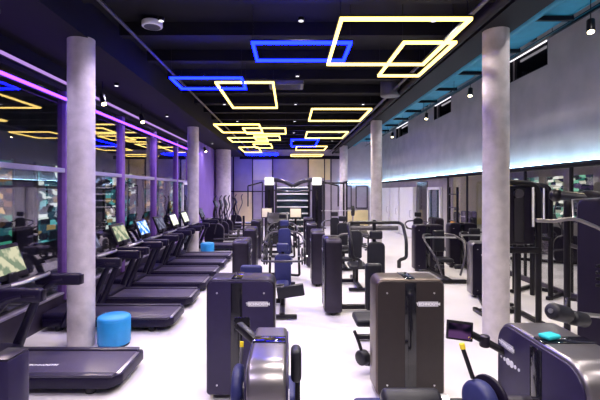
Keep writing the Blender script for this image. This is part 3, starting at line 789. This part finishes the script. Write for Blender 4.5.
pad(E, 'seat', (-.35, -.35, .55), (.34, .40, .08), (0, 0, R(-40)), 'padb'); MB().bar([(-.35, -.35, .06), (-.35, -.35, .52)], .06, .06).build('seat_post', 'tube', E)

# --- machine M, cable station just right of right column
Mm = thing('cable_station', (3.58, 6.45, 0), 'tall black arched cable station just right of the front right column', 'gym machine')
MB().tube([(-.35, 0, 0), (-.35, 0, 2.26), (.33, 0, 2.20), (.33, 0, 0)], .045, 12, fillet=.18).build('arch_frame', 'tube', Mm)
MB().bar([(-.35, 0, 1.17), (.33, 0, 1.17)], .10, .09).build('cross_beam', 'tube', Mm)
MB().bar([(.0, 0, 1.15), (.0, 0, .04)], .08, .08).build('centre_post', 'tube', Mm)
sh = MB().box((.02, .05, 1.72), (.50, .10, .92), bev=.02).build('weight_shield', 'body', Mm)
MB().box((.02, -.01, 1.72), (.16, .01, .84)).build('shield_window', 'slot', sh)
MB().box((.225, -.03, 1.85), (.03, .02, .62)).build('light_trim', 'white', Mm)
f = MB(); f.bar([(-.35, -.1, .04), (-.35, .7, .04)], .08, .07); f.bar([(.33, -.1, .04), (.33, .7, .04)], .08, .07); f.bar([(-.35, .6, .04), (.33, .6, .04)], .08, .07); f.build('base_frame', 'tube', Mm)
MB().cyl((0, -.06, 2.06), (0, .0, 2.06), .07, 20).build('pulley', 'greytube', Mm)
# a second one beyond, at the mirror
Mn = copy_tree(Mm); Mn.location = (4.85, 8.2, 0); Mn.rotation_euler.z = R(-55); Mn['label'] = 'black arched cable station standing against the glass partition behind the pulldown machine'

# --- seated machines in rows
G1 = 'seated weight machines in rows'
seated((-.13, 7.15, 0), 'seated machine with dark blue backrest in the centre aisle behind the front left tower', -1, 0, 'curl', G1, tower_off=(.75, .45), back=1.0, b0=.38)
seated((-.13, 9.55, 0), 'seated machine with wide curved arms and discs behind the dark blue backrest', -1, 0, 'press', G1, plates=True)
seated((-.22, 12.3, 0), 'third seated machine of the left centre row, in front of the cable rack', -1, 0, 'press', G1, padm='padb', plates=True)
seated((1.47, 6.75, 0), 'seated machine with overhead tube arms behind the bronze grey tower', -1, 0, 'fly', G1, padm='padb', back=1.27, tower_off=(.74, .45), th=1.30)
seated((1.47, 9.0, 0), 'second seated machine of the right centre row, behind the tube arms', -1, 0, 'press', G1, padm='padb', tower_off=(.85, .3))
seated((1.47, 11.2, 0), 'third seated machine of the right centre row', -1, 0, 'leg', G1, padm='padb', tower_off=(.88, .3))
seated((1.5, 13.5, 0), 'fourth seated machine of the right centre row, in front of the rack', -1, 0, 'press', G1, padm='padb', tower_off=(.9, .3))
pl = thing('plate_tree', (-1.55, 13.7, 0), 'black weight plate tree beside the far left rows', 'weight rack')
MB().bar([(0, 0, 0), (0, 0, 1.25)], .07, .07).build('post', 'tube', pl); MB().bar([(-.3, 0, .04), (.3, 0, .04)], .08, .06).build('foot_bar', 'tube', pl)
for z in (.35, .7, 1.05):
    for q in (-1, 1): MB().cyl((q*.04, 0, z), (q*.28, 0, z), .02, 10).build('peg', 'silver', pl)
k = 0
for z in (.35, .7):
    for q in (-1, 1):
        o = tag(MB().tube([(.0, .0, 0), (q*.05, 0, 0)], .16, 28).build('weight_plate', 'rubber'), 'black weight plate on the %s %s peg of the plate tree' % ('lowest' if z < .5 else 'middle', 'left' if q < 0 else 'right'), 'weight plate', 'plates on the plate tree')
        o.location = (-1.55+q*.15, 13.7, z)
lp = thing('leg_press_machine', (-.45, 14.35, 0), 'wide low leg press with dark sled frame in front of the cable rack', 'gym machine')
f = MB(); f.bar([(-.5, -.6, .06), (-.5, .7, .06)], .08, .08); f.bar([(.5, -.6, .06), (.5, .7, .06)], .08, .08); f.bar([(-.5, .7, .06), (.5, .7, .06)], .08, .08); f.bar([(-.5, -.6, .06), (.5, -.6, .06)], .08, .08)
f.bar([(-.35, -.6, .1), (-.35, .7, 1.3)], .06, .06); f.bar([(.35, -.6, .1), (.35, .7, 1.3)], .06, .06); f.bar([(-.5, .7, .06), (-.35, .7, 1.3)], .06, .06); f.bar([(.5, .7, .06), (.35, .7, 1.3)], .06, .06)
f.build('base_frame', 'tube', lp)
MB().box((0, .45, 1.12), (.7, .05, .5), (R(-45), 0, 0), bev=.01).build('foot_plate', 'tube', lp)
pad(lp, 'seat', (0, -.55, .38), (.45, .4, .09), None, 'padb'); pad(lp, 'backrest', (0, -.80, .62), (.42, .09, .5), (R(25), 0, 0), 'padb')
seated((7.6, 8.6, 0), 'black seated machine behind the glass partition, nearest the camera', 1, R(40), 'press', G1, padm='padb', tower_off=(.7, .3))
seated((7.3, 17.5, 0), 'black seated machine behind the glass partition, farther back', 1, R(20), 'press', G1, padm='padb', tower_off=(.7, .3))
# right rows
def rear(loc, label, w=.76, h=1.22):
    t = thing('strength_machine', loc, label, 'gym machine', G1)
    tower(t, (0, 0, 0), 0, w=w, d=.3, h=h)
    f = MB(); f.bar([(0, .1, .07), (0, -1.5, .07)], .09, .08); f.bar([(-.35, -1.5, .05), (.35, -1.5, .05)], .09, .08); f.bar([(0, -1.1, .08), (0, -1.05, .45)], .07, .07); f.bar([(.02, -.75, .08), (.02, -.68, .95)], .06, .06)
    f.build('base_frame', 'tube', t)
    pad(t, 'seat', (0, -1.1, .48), (.36, .40, .09), None, 'padb'); pad(t, 'backrest', (.02, -.76, .88), (.28, .09, .52), None, 'padb')
    for s in (-1, 1):
        MB().tube([(s*.12, -.62, 1.02), (s*.36, -.75, 1.04), (s*.46, -1.2, .92), (s*.34, -1.55, .62), (s*.2, -1.6, .2)], .024, 8, fillet=.12).build('arm', 'greytube', t)
        roller(t, (s*.12, -1.48, .38), (s*.32, -1.48, .38), .055)
    MB().tube([(-.42, -.9, .98), (.42, -.9, .98)], .02, 8).build('cross_tube', 'silver', t)
    return t
rear((3.62, 10.8, 0), 'black seated machine facing the camera near the white doors, left of its pair')
rear((4.72, 11.3, 0), 'black seated machine facing the camera, half hidden behind the right column')
L = thing('strength_machine', (3.80, 8.15, 0), 'grey weight machine with silver cap directly left of the front right column', 'gym machine', G1)
tower(L, (0, 0, 0), R(-8), rimmat='rimlight', w=.46, d=.34, h=1.10, band=False)
f = MB(); f.bar([(-.1, -.1, .05), (-.30, -.75, .05), (.2, -.75, .05)], .08, .06); f.bar([(0, -.75, .06), (0, -.70, .55)], .06, .06); f.build('base_frame', 'tube', L)
pad(L, 'seat', (0, -.68, .56), (.30, .30, .08), None, 'padb')
seated((4.2, 13.2, 0), 'distant seated machine between the right columns by the glass partition', 1, R(0), 'press', G1, padm='padb', tower_off=(.6, .3))
# plate stack storage post with orange band near far wall
st = thing('storage_rack', (4.9, 12.3, 0), 'tall black accessory post with an orange item against the glass partition', 'rack')
for s in (-1, 1): MB().bar([(0, s*.3, 0), (0, s*.3, 2.2)], .06, .06).build('upright', 'tube', st)
for k in range(5): MB().bar([(0, -.3, .4+k*.4), (0, .3, .4+k*.4)], .05, .03).build('shelf_bar', 'greytube', st)
ob = tag(MB().cyl((4.9, 12.3, .835), (4.9, 12.3, 1.18), .09, 18, bev=.03).build('foam_roller', 'orange'), 'orange foam roller standing on the accessory rack', 'foam roller')

# --- near-left dark post cut by the left edge
Pz = thing('machine_post', (-1.72, 2.5, 0), 'dark slab shaped machine post cut by the lower left corner', 'machine post')
MB().box((0, 0, .57), (.14, .20, 1.06), bev=.012).build('post', 'bodyindigo', Pz)
MB().box((0, 0, .02), (.40, .40, .04), bev=.01).build('base_plate', 'tube', Pz)
MB().box((0, 0, 1.105), (.13, .19, .012), bev=.004).build('cap', 'rim', Pz)

# ------------------------------------------------------------ cable rack at the far end
Rk = thing('cable_crossover_rack', (.12, 16.2, 0), 'wide black cable rack with two white boxes on top at the far centre', 'gym rack')
for s in (-1, 1):
    x = s*.93
    MB().box((x, 0, 1.25), (.36, .36, 2.5), bev=.02).build('weight_column', 'body', Rk)
    w_ = MB().box((x, -.02, 2.48), (.36, .44, .30), bev=.02).build('white_box', 'boxlit', Rk)
    MB().box((x, -.19, 1.2), (.10, .02, 1.9)).build('slot', 'slot', Rk)
    for q in (-.27, .27): MB().cyl((x+q, -.1, 0), (x+q, -.1, 2.45), .03, 10).build('guide_post', 'greytube', Rk)
    MB().tube([(x, -.1, 2.55), (s*.45, -.1, 2.52), (0, -.1, 2.30)], .085, 10, fillet=.3).build('truss_arm', 'rail', Rk)
    MB().tube([(s*1.2, -.1, 2.45), (s*1.75, -.3, 2.3)], .03, 8).build('side_arm', 'tube', Rk)
    MB().cyl((s*1.75, -.3, 2.3), (s*1.75, -.3, 1.5), .025, 8).build('side_strap', 'tube', Rk)
MB().tube([(-.9, .1, 2.15), (0, .1, 2.05), (.9, .1, 2.15)], .035, 8, fillet=.3).build('lower_truss', 'greytube', Rk)
for s in (-1, 1): MB().bar([(s*.93, -.5, .04), (s*.93, .4, .04)], .3, .08).build('base_plate', 'tube', Rk)
W = thing('dumbbell_rack', (.1, 17.2, 0), 'rack of pale horizontal shelves behind the far cable rack', 'rack')
for s in (-1, 1): MB().bar([(s*.68, 0, 0), (s*.68, 0, 2.35)], .06, .10).build('upright', 'tube', W)
MB().box((0, .06, 1.3), (1.3, .03, 2.0), bev=.005).build('back_panel', 'glassgrey', W)
for k in range(8): MB().box((0, -.05, .35+k*.27), (1.3, .14, .055), bev=.01).build('shelf', 'white', W)
# mirrors / board behind the shelves is the wall; dumbbells
k = 0
for zz in (.3725, .6425, .9125):
    for j in range(7):
        x = -.48+j*.16
        o = thing('dumbbell', (.1+x, 17.05, zz+.055), 'black dumbbell on the %s of the far rack, %s from the left' % ({.3725: 'lowest shelf', .6425: 'second lowest shelf', .9125: 'third lowest shelf'}[zz], ('first', 'second', 'third', 'fourth', 'fifth', 'sixth', 'seventh')[j]), 'dumbbell', 'dumbbells on the far rack')
        MB().cyl((0, -.07, 0), (0, .07, 0), .014, 8).build('handle', 'silver', o)
        for s in (-1, 1): MB().cyl((0, s*.06, 0), (0, s*.12, 0), .05, 12, bev=.01).build('head', 'rubber', o)
for (x, y, z, w_, lab) in ((-.86, 15.3, 1.29, .42, 'cream display box on a black post left of the far cable rack'), (.21, 15.4, 1.28, .46, 'cream display box on a black post in front of the far shelves')):
    t = thing('display_stand', (x, y, 0), lab, 'display')
    MB().bar([(0, .06, 0), (0, .06, z)], .07, .07).build('post', 'tube', t)
    MB().box((0, 0, z), (w_, .09, .38), bev=.02).build('housing', 'tube', t)
    MB().box((0, -.05, z), (w_-.06, .02, .32), bev=.005).build('panel', 'creamw', t)
    MB().box((0, .05, .02), (.4, .4, .04), bev=.01).build('base_plate', 'tube', t)
def make_bench():
    t = thing('weight_bench', (0, 0, 0), 'x', 'bench', 'benches at the far end')
    pad(t, 'seat', (0, -.35, .45), (.28, .32, .07), None, 'padb'); pad(t, 'backrest', (0, .25, .62), (.28, .75, .07), (R(28), 0, 0), 'padb')
    f = MB(); f.bar([(0, -.5, .05), (0, .6, .05)], .06, .06); f.bar([(-.25, .6, .04), (.25, .6, .04)], .06, .05); f.bar([(-.2, -.5, .04), (.2, -.5, .04)], .06, .05); f.bar([(0, -.25, .06), (0, -.25, .42)], .05, .05); f.bar([(0, .4, .06), (0, .3, .6)], .05, .05)
    f.build('base_frame', 'greytube', t)
    return t
b0 = make_bench()
for k, (x, y, rz, lab) in enumerate(((2.75, 14.9, 10, 'adjustable bench beside the second right column, nearest the camera'), (-.75, 19.2, -6, 'adjustable bench behind the left end of the far cable rack'), (2.6, 16.4, 20, 'adjustable bench right of the far cable rack'))):
    o = b0 if k == 0 else copy_tree(b0); o.location = (x, y, 0); o.rotation_euler.z = R(rz); o['label'] = lab
# squat stands right of rack
S = thing('squat_rack', (1.95, 18.2, 0), 'dark tube squat rack between the far cable rack and the third right column', 'gym rack')
for x in (-.5, .5):
    for y in (-.5, .5): MB().bar([(x, y, 0), (x, y, 2.5)], .07, .07).build('upright', 'tube', S)
    MB().bar([(x, -.5, 2.5), (x, .5, 2.5)], .07, .07).build('top_bar', 'tube', S); MB().bar([(x, -.5, .05), (x, .5, .05)], .07, .07).build('base_bar', 'tube', S)
for y in (-.5, .5): MB().bar([(-.5, y, 2.45), (.5, y, 2.45)], .06, .06).build('cross_bar', 'tube', S)
bb = thing('barbell', (1.95, 17.64, 1.25), 'loaded barbell held on the far squat rack', 'barbell')
MB().cyl((-.95, 0, 0), (.95, 0, 0), .014, 10).build('bar', 'silver', bb)
for s in (-1, 1):
    for q in (.70, .76): MB().cyl((s*q, 0, 0), (s*(q+.045), 0, 0), .22, 28, bev=.008).build('weight_plate', 'rubber', bb)
for s in (-1, 1): MB().bar([(s*.5, -.5, 1.2), (s*.5, -.58, 1.21)], .06, .03).build('bar_hook', 'tube', S)

# ------------------------------------------------------------ world, camera, view
w = bpy.data.worlds.new('night'); sc.world = w; w.use_nodes = True
w.node_tree.nodes['Background'].inputs[0].default_value = (.02, .03, .06, 1)
w.node_tree.nodes['Background'].inputs[1].default_value = .3
cam = bpy.data.cameras.new('camera'); co = bpy.data.objects.new('camera', cam); C.objects.link(co)
co.location = (0, 0, 2.1); co.rotation_euler = (R(90), 0, 0)
cam.sensor_width = 36; cam.lens = 410/600*36
cam.shift_x = 10/600; cam.shift_y = -9/600
cam.clip_start = .05; cam.clip_end = 200
sc.camera = co
sc.view_settings.view_transform = 'Standard'; sc.view_settings.look = 'None'
sc.view_settings.gamma = 1; sc.view_settings.use_curve_mapping = False
sc.view_settings.exposure = .95
try:
    sc.cycles.max_bounces = 8; sc.cycles.glossy_bounces = 5; sc.cycles.transparent_max_bounces = 8
    sc.cycles.sample_clamp_indirect = 4
except Exception: pass
